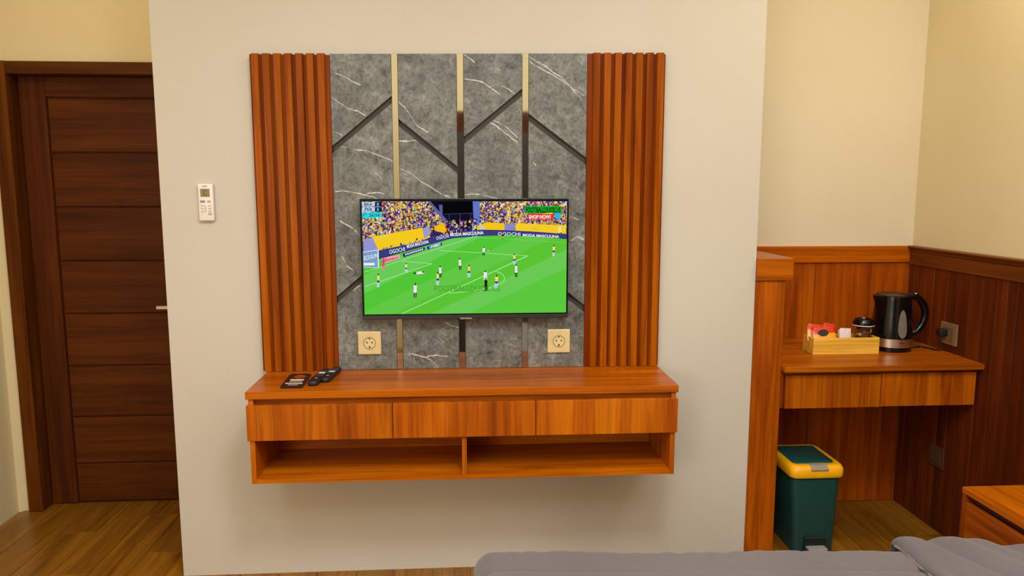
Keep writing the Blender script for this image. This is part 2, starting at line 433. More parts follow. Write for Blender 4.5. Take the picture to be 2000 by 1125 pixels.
socket(-.406, -.320, .883, .971, YS, 'beige square wall socket below the left end of the television')
socket(.311, .397, .880, .971, YS, 'beige square wall socket below the right end of the television')

# ------------------------------------------------------------ television
tv = thing('television', 'flat black television showing a football match, mounted on grey marble panel', 'television', (0, -.06, 1.025))
obj('bezel', B(-.380, .381, -.082, -.048, 1.0245, 1.4665, .002, 2), bezel_m, tv)
obj('chin', B(-.3795, .3805, -.086, -.080, 1.0250, 1.0395, .0015), plain('dark_grey_chin', (46, 42, 44), .35), tv)
obj('rear_housing', B(-.26, .26, -.050, -.033, 1.06, 1.38, .006, 2), black_mat, tv)
obj('logo', B(-.022, .022, -.0868, -.0855, 1.0235, 1.0290), steel_m, tv)
# screen: flat picture built of coloured polygons
SX0, SX1, SZ0, SZ1 = -.3725, .3745, 1.0440, 1.4575
sverts, sfaces, scols = [], [], []
layer = [0]
def scr(px, py):
    u = (px-707)/401
    for _ in range(3):
        v = (py-(393+u))/(221-4*u)       # top 393..394, bottom 614..611
        xl = 707+4*v; xr = 1108-3*v; u = (px-xl)/(xr-xl)
    u = min(max(u, 0), 1); v = min(max(v, 0), 1)
    return SX0+(SX1-SX0)*u, SZ1-(SZ1-SZ0)*v
def spoly(pts, col, bumpl=True):
    if bumpl: layer[0] += 1
    y = -.0825-layer[0]*.000012
    if any(p[0] < 707 or p[0] > 1108 or p[1] < 393 or p[1] > 615 for p in pts):
        pts = clip_convex(list(pts), [(705, 392), (1110, 392), (1110, 616), (705, 616)])
        if len(pts) < 3: return
    b = len(sverts)
    for p in pts:
        X, Z = scr(*p); sverts.append((X, y, Z))
    sfaces.append(list(range(b, b+len(pts)))); scols.append(lin(col))
def srect(x0, y0, x1, y1, col, b=True): spoly([(x0, y0), (x0, y1), (x1, y1), (x1, y0)], col, b)
def sline(a, b, wd, col):
    dx, dy = b[0]-a[0], b[1]-a[1]; L = math.hypot(dx, dy); nx, ny = -dy/L*wd/2, dx/L*wd/2
    spoly([(a[0]+nx, a[1]+ny), (b[0]+nx, b[1]+ny), (b[0]-nx, b[1]-ny), (a[0]-nx, a[1]-ny)], col)
def text_mesh(s, weight=0):
    cu = bpy.data.curves.new('t', 'FONT'); cu.body = s; cu.resolution_u = 2; cu.offset = weight
    o = bpy.data.objects.new('t', cu); C.objects.link(o)
    dg = bpy.context.evaluated_depsgraph_get(); me = bpy.data.meshes.new_from_object(o.evaluated_get(dg))
    vs = [v.co.copy() for v in me.vertices]; fs = [list(p.vertices) for p in me.polygons]
    bpy.data.objects.remove(o); bpy.data.curves.remove(cu); bpy.data.meshes.remove(me)
    x0 = min(v.x for v in vs); x1 = max(v.x for v in vs); y0 = min(v.y for v in vs); y1 = max(v.y for v in vs)
    return [((v.x-x0)/(x1-x0), (v.y-y0)/(y1-y0)) for v in vs], fs
def stext(s, tl, tr_, br, bl, col, weight=.0):
    layer[0] += 1; y = -.0825-layer[0]*.000012
    vs, fs = text_mesh(s, weight); b = len(sverts)
    for u, v in vs:
        tx = tl[0]+(tr_[0]-tl[0])*u, tl[1]+(tr_[1]-tl[1])*u; bx = bl[0]+(br[0]-bl[0])*u, bl[1]+(br[1]-bl[1])*u
        X, Z = scr(bx[0]+(tx[0]-bx[0])*v, bx[1]+(tx[1]-bx[1])*v); sverts.append((X, y, Z))
    for f in fs: sfaces.append([b+i for i in f]); scols.append(lin(col))
# pitch with mown bands
spoly([(700, 440), (700, 620), (1115, 620), (1115, 440)], (92, 205, 62))
G = [(100, 204, 70), (92, 200, 52), (108, 206, 84), (90, 202, 56), (106, 208, 88), (84, 202, 54)]
for k in range(9):
    a = 560+k*75-330
    spoly([(a, 620), (a+75, 620), (a+75+380, 440), (a+380, 440)], G[k % 6] if k else (96, 190, 40), k == 0)
# stand background
spoly([(700, 388), (700, 515), (870, 468), (925, 455), (1010, 455), (1112, 466), (1112, 388)], (52, 40, 92))
cc = [(235, 205, 40), (225, 195, 70), (240, 225, 90), (215, 170, 40), (50, 36, 110), (60, 50, 90), (38, 28, 60), (96, 44, 96), (150, 130, 190), (120, 100, 170), (84, 64, 120), (200, 185, 215), (60, 60, 190), (120, 60, 130), (225, 225, 240), (190, 180, 220), (150, 40, 70), (230, 120, 60), (40, 30, 70), (30, 40, 90), (110, 120, 200), (90, 30, 90), (230, 60, 50), (60, 140, 90), (200, 150, 120)]
layer[0] += 1
def crowd(poly, n, yel=.4):
    x0 = min(p[0] for p in poly); x1 = max(p[0] for p in poly); y0 = min(p[1] for p in poly); y1 = max(p[1] for p in poly)
    def inside(x, y):
        c = False
        for i in range(len(poly)):
            (xa, ya), (xb, yb) = poly[i], poly[i-1]
            if (ya > y) != (yb > y) and x < (xb-xa)*(y-ya)/(yb-ya)+xa: c = not c
        return c
    for _ in range(n):
        x, y = random.uniform(x0, x1), random.uniform(y0, y1)
        if not inside(x, y): continue
        s = random.uniform(.8, 2.1); t = random.uniform(1.0, 2.6); k = random.uniform(-.5, .5)
        c = random.choice(cc[:4]) if random.random() < yel*.42 else random.choice(cc)
        layer[0] += .004
        spoly([(x-s, y-t), (x-s+k, y+t), (x+s, y+t-k), (x+s+k, y-t)], c, False)
crowd([(706, 392), (834, 392), (872, 430), (872, 452), (800, 452), (706, 500)], 3400, .42)
crowd([(936, 392), (1110, 392), (1110, 446), (936, 440)], 3000, .35)
# tunnel
spoly([(834, 390), (868, 430), (872, 458), (930, 458), (936, 392)], (16, 16, 34))
spoly([(832, 390), (838, 390), (876, 434), (868, 434)], (96, 100, 150)); spoly([(856, 400), (863, 400), (863, 420), (858, 416)], (92, 96, 150))
spoly([(922, 393), (936, 393), (935, 440), (924, 440)], (98, 120, 205))
spoly([(864, 392), (922, 392), (922, 416), (866, 417)], (8, 8, 12))
for xx in (876, 897, 918): sline((xx, 417), (xx, 448), .9, (70, 80, 130))
sline((866, 418), (922, 416), 1, (60, 70, 120))
crowd([(868, 432), (930, 428), (930, 452), (868, 458)], 160, .15)
# banners
spoly([(726, 461), (823, 444), (840, 462), (806, 476), (735, 490)], (250, 205, 30)); spoly([(730, 463), (760, 458), (760, 462), (732, 468)], (235, 215, 70))
spoly([(847, 441), (867, 435), (870, 450), (866, 454), (848, 450)], (248, 190, 20))
spoly([(710, 466), (727, 462), (738, 486), (738, 512), (710, 520)], (150, 150, 215))
spoly([(823, 445), (838, 441), (840, 456), (828, 466)], (160, 160, 200))
spoly([(930, 441), (950, 434), (984, 436), (984, 452), (930, 450)], (250, 200, 25)); spoly([(1007, 436), (1106, 440), (1106, 458), (1060, 456), (1005, 452)], (250, 208, 40))
spoly([(984, 437), (1005, 436), (1005, 453), (984, 451)], (140, 140, 195)); srect(936, 441, 944, 449, (200, 205, 230))
spoly([(1090, 443), (1096, 443), (1096, 454), (1090, 453)], (235, 235, 150)); stext('C.B.F.', (1036, 443), (1052, 443.6), (1052, 449), (1036, 448), (200, 170, 40))
crowd([(745, 480), (850, 458), (870, 452), (872, 458), (740, 498)], 240, .35); crowd([(950, 450), (1106, 456), (1106, 461), (960, 454)], 110, .3)
# LED boards
spoly([(738, 488), (800, 475), (872, 457), (905, 450), (940, 448), (985, 449), (1040, 452), (1107, 457), (1107, 467), (1040, 462), (980, 459), (930, 461), (880, 465), (800, 486), (742, 502)], (58, 62, 122))
stext('OGOCHI', (759, 487), (789, 481), (790, 489), (760, 495.5), (240, 240, 255), .01)
stext('MODA MASCULINA', (793, 477), (835, 467.5), (836.5, 473.5), (794, 484), (240, 240, 255), .03)
stext('OGOCHI', (850, 461), (874, 456.5), (875, 463), (851, 468), (240, 240, 255), .01)
stext('MODA MASCULINA', (878, 454.5), (943, 450.8), (943, 457), (878, 461), (245, 245, 255), .03)
stext('OGOCHI', (971, 452.5), (1015, 454), (1015, 460.5), (971, 459.5), (240, 240, 255), .01)
stext('MODA MASCULINA', (1020, 456), (1092, 459.5), (1092, 465), (1020, 461.5), (245, 245, 255), .03)
spoly([(744, 503), (779, 496), (781, 503), (748, 514)], (240, 170, 180)); stext('Betano', (750, 503.5), (776, 498), (778, 503), (751, 510.5), (225, 40, 90), .02)
spoly([(785, 494.5), (828, 481.5), (829, 487), (787, 501.5)], (40, 40, 110))
for k in range(9): spoly([(790+k*4, 494.6-k*1.25), (792.8+k*4, 493.8-k*1.25), (792.8+k*4, 497-k*1.25), (790+k*4, 497.8-k*1.25)], (235, 225, 245), k == 0)
spoly([(832, 481), (861, 472), (862, 478), (833, 487)], (20, 60, 150)); stext('UNIBET', (837, 480), (859, 473.5), (860, 478), (838, 484.5), (245, 250, 255), .04)
# left goal
spoly([(708, 490), (738, 487), (738, 521), (709, 522)], (128, 160, 200))
stext('SCULIN', (710, 499), (737, 493), (737, 501), (710, 508), (215, 225, 250), .03)
srect(710, 512, 731, 517, (235, 245, 240)); sline((738, 487), (738.6, 522), 2, (235, 250, 240)); sline((708, 491), (738, 487), 1.3, (225, 240, 235)); sline((709, 520), (739, 522), 1, (200, 240, 210))
# pitch lines
LN = (170, 235, 150)
sline((711, 530), (741, 521), 1.1, LN); sline((741, 521), (930, 460), 1.1, LN); sline((923, 462), (1107, 474), .8, (130, 215, 110))
sline((711, 559), (842, 514), 1.4, LN); sline((842, 514), (784, 509), 1.1, LN)
sline((783, 613), (1030, 499), 1.6, (175, 240, 175)); sline((1030, 499), (856, 488), 1, LN)
sline((921.5, 434), (922, 463), .8, (220, 220, 240))
arc = [(967, 529.5), (975, 532), (981, 537), (984, 542), (983, 548), (978, 553), (970, 557), (958, 561), (945, 563.5), (925, 567), (900, 570), (875, 572)]
for a, b in zip(arc, arc[1:]): sline(a, b, 1.4, LN)
stext('FOOTBALLDUCK.US', (846, 557), (975, 557), (975, 569), (846, 569), (84, 168, 56), .02)
# players: x, top, bottom, shirt, shorts, socks
YEL, BLU, WHT, BLK = (238, 232, 90), (25, 70, 170), (240, 235, 245), (25, 30, 30)
def player(x, t, b, sh, st, sk, lean=0, w=2.6):
    h = b-t
    def q(fx0, fy0, fx1, fy1, c):
        spoly([(x+fx0*w+lean*(1-fy0), t+fy0*h), (x+fx0*w*.8+lean*(1-fy1), t+fy1*h), (x+fx1*w*.8+lean*(1-fy1), t+fy1*h), (x+fx1*w+lean*(1-fy0), t+fy0*h)], c)
    q(-.38, 0, .38, .15, (30, 22, 18)); q(-1, .15, 1, .5, sh); q(-1.35, .2, -1, .42, (170, 120, 80)); q(1, .2, 1.35, .42, (170, 120, 80))
    q(-1, .5, 1, .66, st); q(-1.0, .66, -.2, 1, sk); q(.2, .66, 1.0, 1, sk)
Wsk = (200, 225, 245)
for a in [(737.5, 533, 560, YEL, BLU, Wsk, 1), (792, 512, 531, YEL, (40, 110, 190), Wsk, 0), (808.5, 552, 581, WHT, WHT, (70, 80, 70), 1, 3.4), (852.5, 530, 556, YEL, BLU, Wsk, 1, 2.9),
          (858, 518, 541, WHT, WHT, BLK, 0), (897, 503, 526, WHT, WHT, BLK, -1), (913.5, 516, 541, YEL, (30, 80, 140), Wsk, 1), (942.5, 481, 498, WHT, WHT, BLK, 1), (1003, 495, 516, YEL, BLU, Wsk, 0),
          (1080.5, 478, 500, YEL, (50, 70, 100), Wsk, 1), (1006.5, 515, 541, WHT, WHT, BLK, 0), (946, 528, 546, WHT, WHT, WHT, 0, 3.6), (947, 543, 568, BLK, BLK, BLK, 0, 3), (967, 536, 562, YEL, BLU, Wsk, 1.5, 3.4),
          (748, 503, 527, (235, 60, 130), (235, 60, 130), (245, 120, 130), 0, 2.6), (980.5, 456, 467, BLK, YEL, (150, 110, 40), 0)]: player(*a)
spoly([(812, 530), (826, 528), (827, 533), (812, 535)], WHT); srect(806, 531, 811, 534, (20, 60, 40)); srect(823, 528.5, 826.5, 531.5, (40, 30, 25)); srect(950.8, 488, 952.6, 490, (240, 245, 200))
# overlays
srect(708, 394, 732, 402.5, (190, 215, 240)); srect(733, 394, 746, 402.5, (8, 30, 80)); stext('BRA', (712, 395.5), (728, 395.5), (728, 401.5), (712, 401.5), (30, 60, 90), .02); stext('0', (736, 395.5), (740.5, 395.5), (740.5, 401.5), (736, 401.5), (90, 210, 250), .03)
srect(708, 404, 732, 412.5, (190, 215, 240)); srect(733, 404, 746, 412.5, (8, 30, 80)); stext('PER', (713, 405.5), (728, 405.5), (728, 411.5), (713, 411.5), (30, 60, 90), .02); stext('0', (736, 405.5), (740.5, 405.5), (740.5, 411.5), (736, 411.5), (90, 210, 250), .03)
srect(708, 414, 746, 425, (40, 220, 235)); stext('1\u00aa  26:54', (710, 416), (742, 416), (742, 422.5), (710, 422.5), (20, 120, 110), .03)
crowd([(709, 426), (746, 425), (746, 432), (709, 434)], 30, 1)
srect(1024, 403, 1097, 417, (30, 175, 40)); stext('FOOTBALLDUCK.US', (1026, 405), (1095, 405.5), (1095, 416), (1026, 415.5), (10, 50, 20), .03)
spoly([(1030, 418), (1079, 416), (1084, 419), (1079, 429), (1031, 429)], (225, 60, 45)); spoly([(1055, 418), (1079, 415.5), (1079, 418)], (250, 220, 60)); stext('SHOP NOW!', (1032, 420), (1075, 420), (1075, 427.5), (1032, 427.5), (250, 240, 240), .03)
spoly([(1084, 417), (1089, 415), (1095, 418), (1096, 424), (1091, 429), (1085, 427), (1083, 422)], (50, 180, 240)); srect(1099, 395.5, 1107, 402, (215, 215, 235)); 
srect(1099, 395.5, 1103, 398, (120, 110, 160))
smat = bpy.data.materials.new('lit_screen_picture'); smat.use_nodes = True; nt = smat.node_tree; nt.nodes.clear()
em = nt.nodes.new('ShaderNodeEmission'); at_ = nt.nodes.new('ShaderNodeAttribute'); at_.attribute_name = 'picture'; mo = nt.nodes.new('ShaderNodeOutputMaterial')
hs = nt.nodes.new('ShaderNodeHueSaturation'); hs.inputs['Saturation'].default_value = 1.0
nt.links.new(at_.outputs['Color'], hs.inputs['Color']); nt.links.new(hs.outputs[0], em.inputs[0]); nt.links.new(em.outputs[0], mo.inputs[0]); em.inputs[1].default_value = .95
me = bpy.data.meshes.new('screen'); me.from_pydata(sverts, [], sfaces)
ca = me.color_attributes.new('picture', 'FLOAT_COLOR', 'CORNER')
li = 0; buf = []
for f, c in zip(me.polygons, scols): buf += list(c)*f.loop_total
ca.data.foreach_set('color', buf)
me.materials.append(smat)
o = bpy.data.objects.new('screen', me); C.objects.link(o); o.parent = tv; o.location = -tv.location; o['label'] = 'lit screen with green pitch, players and crowd'

# ------------------------------------------------------------ floating cabinet
cb = thing('floating_cabinet', 'orange-brown floating wall cabinet with three drawers below the television', 'cabinet', (-.003, -.16, .495))
obj('top_board', B(-.747, .741, -.322, 0, .796, .822, .0015), oak_h, cb)
obj('recess_rail', B(-.738, .732, -.300, -.285, .772, .797), oak_h, cb)
for a, b in ((-.746, -.2545), (-.2525, .2385), (.2405, .741)):
    obj('drawer', B(a, b, -.322, -.302, .650, .774, .0012), oak_v, cb)
obj('side_panel', B(-.740, -.723, -.314, 0, .495, .796, .001), oak_v, cb)
obj('side_panel', B(.718, .735, -.314, 0, .495, .796, .001), oak_v, cb)
obj('bottom_board', B(-.7235, .7185, -.313, 0, .495, .511), oak_h, cb)
obj('shelf_board', B(-.7235, .7185, -.295, 0, .648, .664), oak_h, cb)
obj('divider', B(-.017, -.001, -.311, -.012, .511, .648), oak_v, cb)
obj('back_board', B(-.7235, .7185, -.012, -.0005, .511, .796), oak_h, cb)

# card
cm = plain('black_card', (28, 14, 14), .45)
cdx = thing('door_hanger_card', 'black door hanger card with round hole lying left of the remotes', 'card', (-.605, -.18, .822))
# frame of card coordinates: origin corner, u across, v back
cx0, cy0 = -.643, -.283; ex = Vector((.080, -.003, 0)); ey = Vector((-.008, .205, 0))
def cpt(u, v, z=.8236): p = Vector((cx0, cy0, z))+ex*u+ey*v; return (p.x, p.y, p.z)
bm = NB(); outer = [(u, v) for u, v in rrect(0, 1, 0, 1, .12)]
hole = [(.52+.30*math.cos(2*PI*i/24), .80+.125*math.sin(2*PI*i/24)) for i in range(24)]
ov = [bm.verts.new(cpt(*p)) for p in outer]; hv = [bm.verts.new(cpt(*p)) for p in hole]
n = len(ov)
import itertools
eo = [bm.edges.new((ov[i], ov[(i+1) % n])) for i in range(n)]; eh = [bm.edges.new((hv[i], hv[(i+1) % 24])) for i in range(24)]
bmesh.ops.triangle_fill(bm, use_beauty=True, edges=eo+eh)
# remove fill inside the hole
for f in list(bm.faces):
    if all(v in hv for v in f.verts): bm.faces.remove(f)
r = bmesh.ops.extrude_face_region(bm, geom=list(bm.faces)); bmesh.ops.translate(bm, verts=[g for g in r['geom'] if isinstance(g, bmesh.types.BMVert)], vec=(0, 0, -.0014))
obj('card', bm, cm, cdx)
bm = NB()
def bar(bm, u0, u1, v0, v1): bm.faces.new([bm.verts.new(cpt(a, b, .8239)) for a, b in ((u0, v0), (u1, v0), (u1, v1), (u0, v1))])
bar(bm, .22, .82, .50, .60)
for (v0, v1, u0, u1, k) in ((.41, .45, .25, .80, 9), (.27, .36, .12, .88, 10), (.19, .235, .28, .72, 8)):
    for i in range(k):
        a = u0+(u1-u0)*i/k; bar(bm, a, a+(u1-u0)/k*.68, v0, v1)
obj('printed_lines', bm, plain('white_print', (225, 215, 205), .5), cdx)
# remotes
def remote(x, y, rot, label, dz, L=.185, W=.04):
    t = thing('remote_control', label, 'remote', (x, y, .822), 'black remotes on the floating cabinet')
    R = Matrix.Rotation(rot, 4, 'Z')
    def fin(bm): bmesh.ops.rotate(bm, verts=bm.verts, cent=(0, 0, 0), matrix=R); return bm
    bm = NB(); pr = rrect(-W/2, W/2, -L/2, L/2, .016)
    def ring(s, z): return [(px*s, py*(1-(1-s)*.25), z) for px, py in pr]
    loft(bm, [ring(.86, 0), ring(1, .006), ring(1, .012), ring(.9, .0165)])
    smooth(obj('body', fin(bm), black_mat, t, loc=(x, y, .822)), 30)
    bm = NB()
    for r_ in range(7):
        for c_ in range(3):
            a = (c_-1)*.010; b = -.01+r_*.0125
            box(bm, a-.0035, a+.0035, b-.003, b+.003, .0165, .0178)
    obj('buttons', fin(bm), plain('dark_grey_rubber', (60, 60, 62), .6), t, loc=(x, y, .822))
    obj('white_button', fin(B(-.011, .011, -.006+dz, .006+dz, .0166, .0185)), white_m, t, loc=(x, y, .822))
    obj('white_button', fin(B(-.004, .004, -.045, -.040, .0150, .0168)), white_m, t, loc=(x, y, .822))
remote(-.527, -.163, math.radians(-6), 'black remote control beside the card', .03, .195, .037)
remote(-.493, -.128, math.radians(-6), 'black remote control farthest right on the cabinet', .012, .18, .034)

# AC remote on the wall
ar = thing('air_conditioner_remote', 'white remote with small display hung on the cream partition wall', 'remote', (-.944, -.01, 1.45))
smooth(obj('body', B(-.971, -.917, -.020, -.003, 1.386, 1.521, .005, 3), white_m, ar))
obj('holder', B(-.968, -.920, -.006, 0, 1.392, 1.48, .002), white_m, ar)
obj('display', B(-.961, -.928, -.0212, -.019, 1.474, 1.503), plain('lcd', (128, 118, 62), .2), ar)
obj('lcd_digits', box(box(box(NB(), -.950, -.947, -.0216, -.021, 1.480, 1.497), -.944, -.938, -.0216, -.021, 1.494, 1.497), -.944, -.938, -.0216, -.021, 1.480, 1.483), plain('lcd_ink', (70, 72, 20), .4), ar)
obj('logo', B(-.953, -.936, -.0208, -.0195, 1.511, 1.5135), plain('grey_print', (110, 104, 104), .5), ar)
obj('button', B(-.963, -.946, -.0220, -.019, 1.453, 1.461, .001), plain('blue_grey_button', (130, 126, 158), .4), ar)['label'] = 'blue-grey button'
obj('button', B(-.938, -.926, -.0220, -.019, 1.453, 1.461, .001), plain('green_button', (168, 176, 110), .4), ar)['label'] = 'green button'
obj('button', B(-.936, -.924, -.0220, -.019, 1.408, 1.415, .001), bpy.data.materials['green_button'], ar)['label'] = 'green button'
gb = plain('grey_button', (196, 188, 186), .4)
for i, z in enumerate((1.442, 1.432, 1.421)):
    for x0 in (-.963, -.936): obj('button', B(x0, x0+.012, -.0215, -.019, z-.003, z+.003, .001), gb, ar)
obj('button', B(-.948, -.943, -.0215, -.019, 1.418, 1.444, .001), gb, ar)

# ------------------------------------------------------------ right side: end panel
ep = thing('end_panel', 'tall orange wood end panel with thick cap at right edge of partition', 'panel', (1.19, .25, 0))
obj('body', B(1.1285, 1.248, -.004, .5195, 0, 1.149, .0015), oak_v, ep)
obj('cap', B(1.1285, 1.273, -.016, .508, 1.149, 1.236, .002), oak_h, ep)

# desk
DZ = .808
dk = thing('wall_desk', 'orange-brown wall-mounted desk with two drawers in alcove', 'desk', (1.66, .25, .63))
obj('desk_top', B(1.249, 2.068, -.035, .519, DZ-.022, DZ, .0015), oak_h, dk)
obj('drawer', B(1.270, 1.6625, -.002, .018, .630, .766, .0012), oak_v, dk)
obj('drawer', B(1.6665, 2.060, -.002, .018, .632, .769, .0012), oak_v, dk)
obj('carcass', B(1.262, 2.062, .022, .50, .640, .786), oak_h, dk)
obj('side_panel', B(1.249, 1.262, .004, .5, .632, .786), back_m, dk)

# tray
tx0, tx1, ty0, ty1, tz = 1.462, 1.750, .177, .275, DZ
tb = thing('wooden_tray_box', 'small pale pine box holding sachets and cup on desk', 'box', (1.6, .225, tz))
obj('front_board', B(tx0, tx1, ty0, ty0+.009, tz, tz+.070, .001), pine, tb)
obj('back_board', B(tx0, tx1, ty1-.009, ty1, tz, tz+.070, .001), pine, tb)
obj('end_board', B(tx0, tx0+.009, ty0+.009, ty1-.009, tz, tz+.070, .001), pine, tb)
obj('end_board', B(tx1-.009, tx1, ty0+.009, ty1-.009, tz, tz+.070, .001), pine, tb)
obj('base_board', B(tx0+.009, tx1-.009, ty0+.009, ty1-.009, tz, tz+.006), pine, tb)
# sachets
def sachet(cx, cy, cz, w, h, rx, ry, rz, m, label, group, puff=.008, emblem=None, band=None):
    t = thing('sachet', label, 'sachet', (cx, cy, cz), group)
    bm = NB(); nx, ny = 10, 8
    def grid(sg):
        return [[bm.verts.new((w*(i/nx-.5)+.0, sg*puff*max(0, (1-(2*i/nx-1)**4)*(1-(2*j/ny-1)**4))*(1+.25*noise.noise(Vector((i*.9, j*.9, cx*40))))+.0, h*(j/ny-.5))) for j in range(ny+1)] for i in range(nx+1)]
    for sg in (-1, 1):
        g = grid(sg)
        for i in range(nx):
            for j in range(ny):
                f = bm.faces.new((g[i][j], g[i+1][j], g[i+1][j+1], g[i][j+1]))
                f.material_index = 1 if (band and j < band) else 0
    bmesh.ops.remove_doubles(bm, verts=bm.verts, dist=1e-5)
    R = Matrix.Rotation(rz, 4, 'Z') @ Matrix.Rotation(ry, 4, 'Y') @ Matrix.Rotation(rx, 4, 'X')
    bmesh.ops.transform(bm, verts=bm.verts, matrix=R)
    smooth(obj('wrapper', bm, m, t, loc=(cx, cy, cz)), 60)
    if emblem:
        bm = NB(); vs = [bm.verts.new((emblem[1]*math.cos(2*PI*k/20)+emblem[3], -puff*1.28, emblem[2]*math.sin(2*PI*k/20)+emblem[4])) for k in range(20)]; bm.faces.new(vs)
        bmesh.ops.transform(bm, verts=bm.verts, matrix=R); obj('emblem', bm, emblem[0], t, loc=(cx, cy, cz))
redf = plain('red_foil', (214, 52, 26), .3); orf = plain('orange_yellow_foil', (240, 164, 40), .3); blk = plain('black_print', (34, 30, 24), .5)
sachet(1.497, .236, .890, .070, .078, -.45, .12, -.08, [redf, orf], 'red and yellow coffee sachet at left end of pine box', 'red coffee sachets in the pine box', puff=.006, band=5)
sachet(1.526, .212, .880, .098, .080, -.42, -.10, .03, [redf, orf], 'red sachet with black oval emblem, front one in pine box', 'red coffee sachets in the pine box', puff=.007, emblem=(blk, .023, .015, -.006, .014), band=5)
sachet(1.560, .240, .890, .060, .082, -.35, .20, .1, [redf, white_m], 'red and white sachet behind the emblem sachet in pine box', 'red coffee sachets in the pine box', puff=.006, band=4)
sugar = plain('pale_lilac_paper', (226, 208, 210), .6, nz=.03)
sachet(1.618, .213, .872, .050, .082, -.25, .06, 0, [sugar, sugar], 'white paper sachet in middle of pine box', 'white paper sachets', puff=.003)
sachet(1.622, .232, .868, .048, .078, -.1, -.1, .1, [sugar, sugar], 'white paper sachet tucked behind the front white one', 'white paper sachets', puff=.003)
# cup
cp = thing('plastic_cup', 'clear plastic cup of brown sachets with black lid in pine box', 'cup', (1.702, .226, DZ+.006))
gm, nt, b = M('clear_plastic', .08, col=(240, 232, 220)); b.inputs['Transmission Weight'].default_value = 1; b.inputs['IOR'].default_value = 1.08
bm = NB(); z0 = DZ+.006; lathe(bm, [(.029, z0), (.0305, z0+.002), (.040, z0+.108), (.0425, z0+.110), (.0425, z0+.113), (.0385, z0+.112), (.029, z0+.004), (.0001, z0+.003)], 1.702, .226, 36)
smooth(obj('cup_body', bm, gm, cp))
bm = NB(); lathe(bm, [(.0435, z0+.112), (.0440, z0+.118), (.042, z0+.126), (.036, z0+.137), (.031, z0+.138), (.029, z0+.133), (.010, z0+.133), (.009, z0+.137), (.0001, z0+.137)], 1.702, .226, 36)
smooth(obj('lid', bm, black_m, cp))
bm = NB(); lathe(bm, [(.0425, z0+.109), (.0440, z0+.1095), (.0440, z0+.1125), (.0425, z0+.113)], 1.702, .226, 36, cap=False); smooth(obj('rim', bm, white_m, cp))
bmf = NB(); fm = [plain('brown_filling', (130, 78, 44), .6), plain('cream_filling', (236, 200, 140), .6), plain('purple_filling', (90, 50, 60), .6)]
for i in range(130):
    a = random.uniform(0, 2*PI); z = z0+.012+random.random()*.094; r = random.uniform(.021, .024+.010*(z-z0)/.1)-.002
    q = NB(); box(q, -.010, .010, -.002, .002, -.007, .007, mi=random.choice((0, 0, 1, 2)))
    bmesh.ops.rotate(q, verts=q.verts, cent=(0, 0, 0), matrix=Matrix.Rotation(a+PI/2, 3, 'Z') @ Matrix.Rotation(random.uniform(-.8, .8), 3, 'Y'))
    bmesh.ops.translate(q, verts=q.verts, vec=(1.702+r*math.cos(a), .226+r*math.sin(a), z))
    tmp = bpy.data.meshes.new('t'); q.to_mesh(tmp); q.free(); bmf.from_mesh(tmp); bpy.data.meshes.remove(tmp)
o = obj('filling', bmf, fm, cp); o['kind'] = 'stuff'

# kettle
KX, KY = 1.853, .268
kt = thing('electric_kettle', 'black electric kettle with steel band and water window on desk', 'kettle', (KX, KY, DZ))
bm = NB(); lathe(bm, [(.078, DZ), (.081, DZ+.003), (.081, DZ+.016), (.078, DZ+.019), (.0001, DZ+.019)], KX, KY, 48); smooth(obj('power_base', bm, black_m, kt))
def spout(p, a, r, z):
    d = abs((a-PI+PI) % (2*PI)-PI) if False else abs(((a-PI) + PI) % (2*PI) - PI)
    t = max(0, (z-(DZ+.165))/.075)
    if t > 0 and d < .5: p = p+Vector((-1, 0, 0))*.024*(t**1.6)*(1-d/.5)**1.2
    return p
bm = NB(); lathe(bm, [(.0835, DZ+.057), (.0830, DZ+.075), (.0805, DZ+.11), (.0765, DZ+.16), (.0735, DZ+.20), (.0725, DZ+.225), (.0715, DZ+.238), (.068, DZ+.240), (.0001, DZ+.238)], KX, KY, 64, fn=spout)
smooth(obj('body', bm, black_m, kt), 50)
bm = NB(); lathe(bm, [(.081, DZ+.019), (.0842, DZ+.021), (.0842, DZ+.057), (.0825, DZ+.058)], KX, KY, 48, cap=False); smooth(obj('steel_band', bm, steel_m, kt), 50)
bm = NB(); lathe(bm, [(.066, DZ+.238), (.066, DZ+.243), (.060, DZ+.2465), (.0001, DZ+.2475)], KX-.004, KY, 48); smooth(obj('lid', bm, plain('lid_dark_steel', (70, 60, 52), .25, .6), kt), 40)
hp = catmull([(KX+.062, KY, DZ+.228), (KX+.090, KY, DZ+.232), (KX+.118, KY, DZ+.218), (KX+.140, KY, DZ+.185), (KX+.146, KY, DZ+.145), (KX+.134, KY, DZ+.105), (KX+.108, KY, DZ+.075), (KX+.078, KY, DZ+.062)], 6)
bm = NB(); tube(bm, hp, [.013+.003*math.sin(PI*i/(len(hp)-1)) for i in range(len(hp))], 14); smooth(obj('handle', bm, black_m, kt), 60)
bm = NB(); lathe(bm, [(.008, 0), (.008, .006), (.006, .009), (.0001, .0095)], 0, 0, 16); bmesh.ops.translate(bm, verts=bm.verts, vec=(KX+.098, KY, DZ+.238)); smooth(obj('lid_button', bm, steel_m, kt))
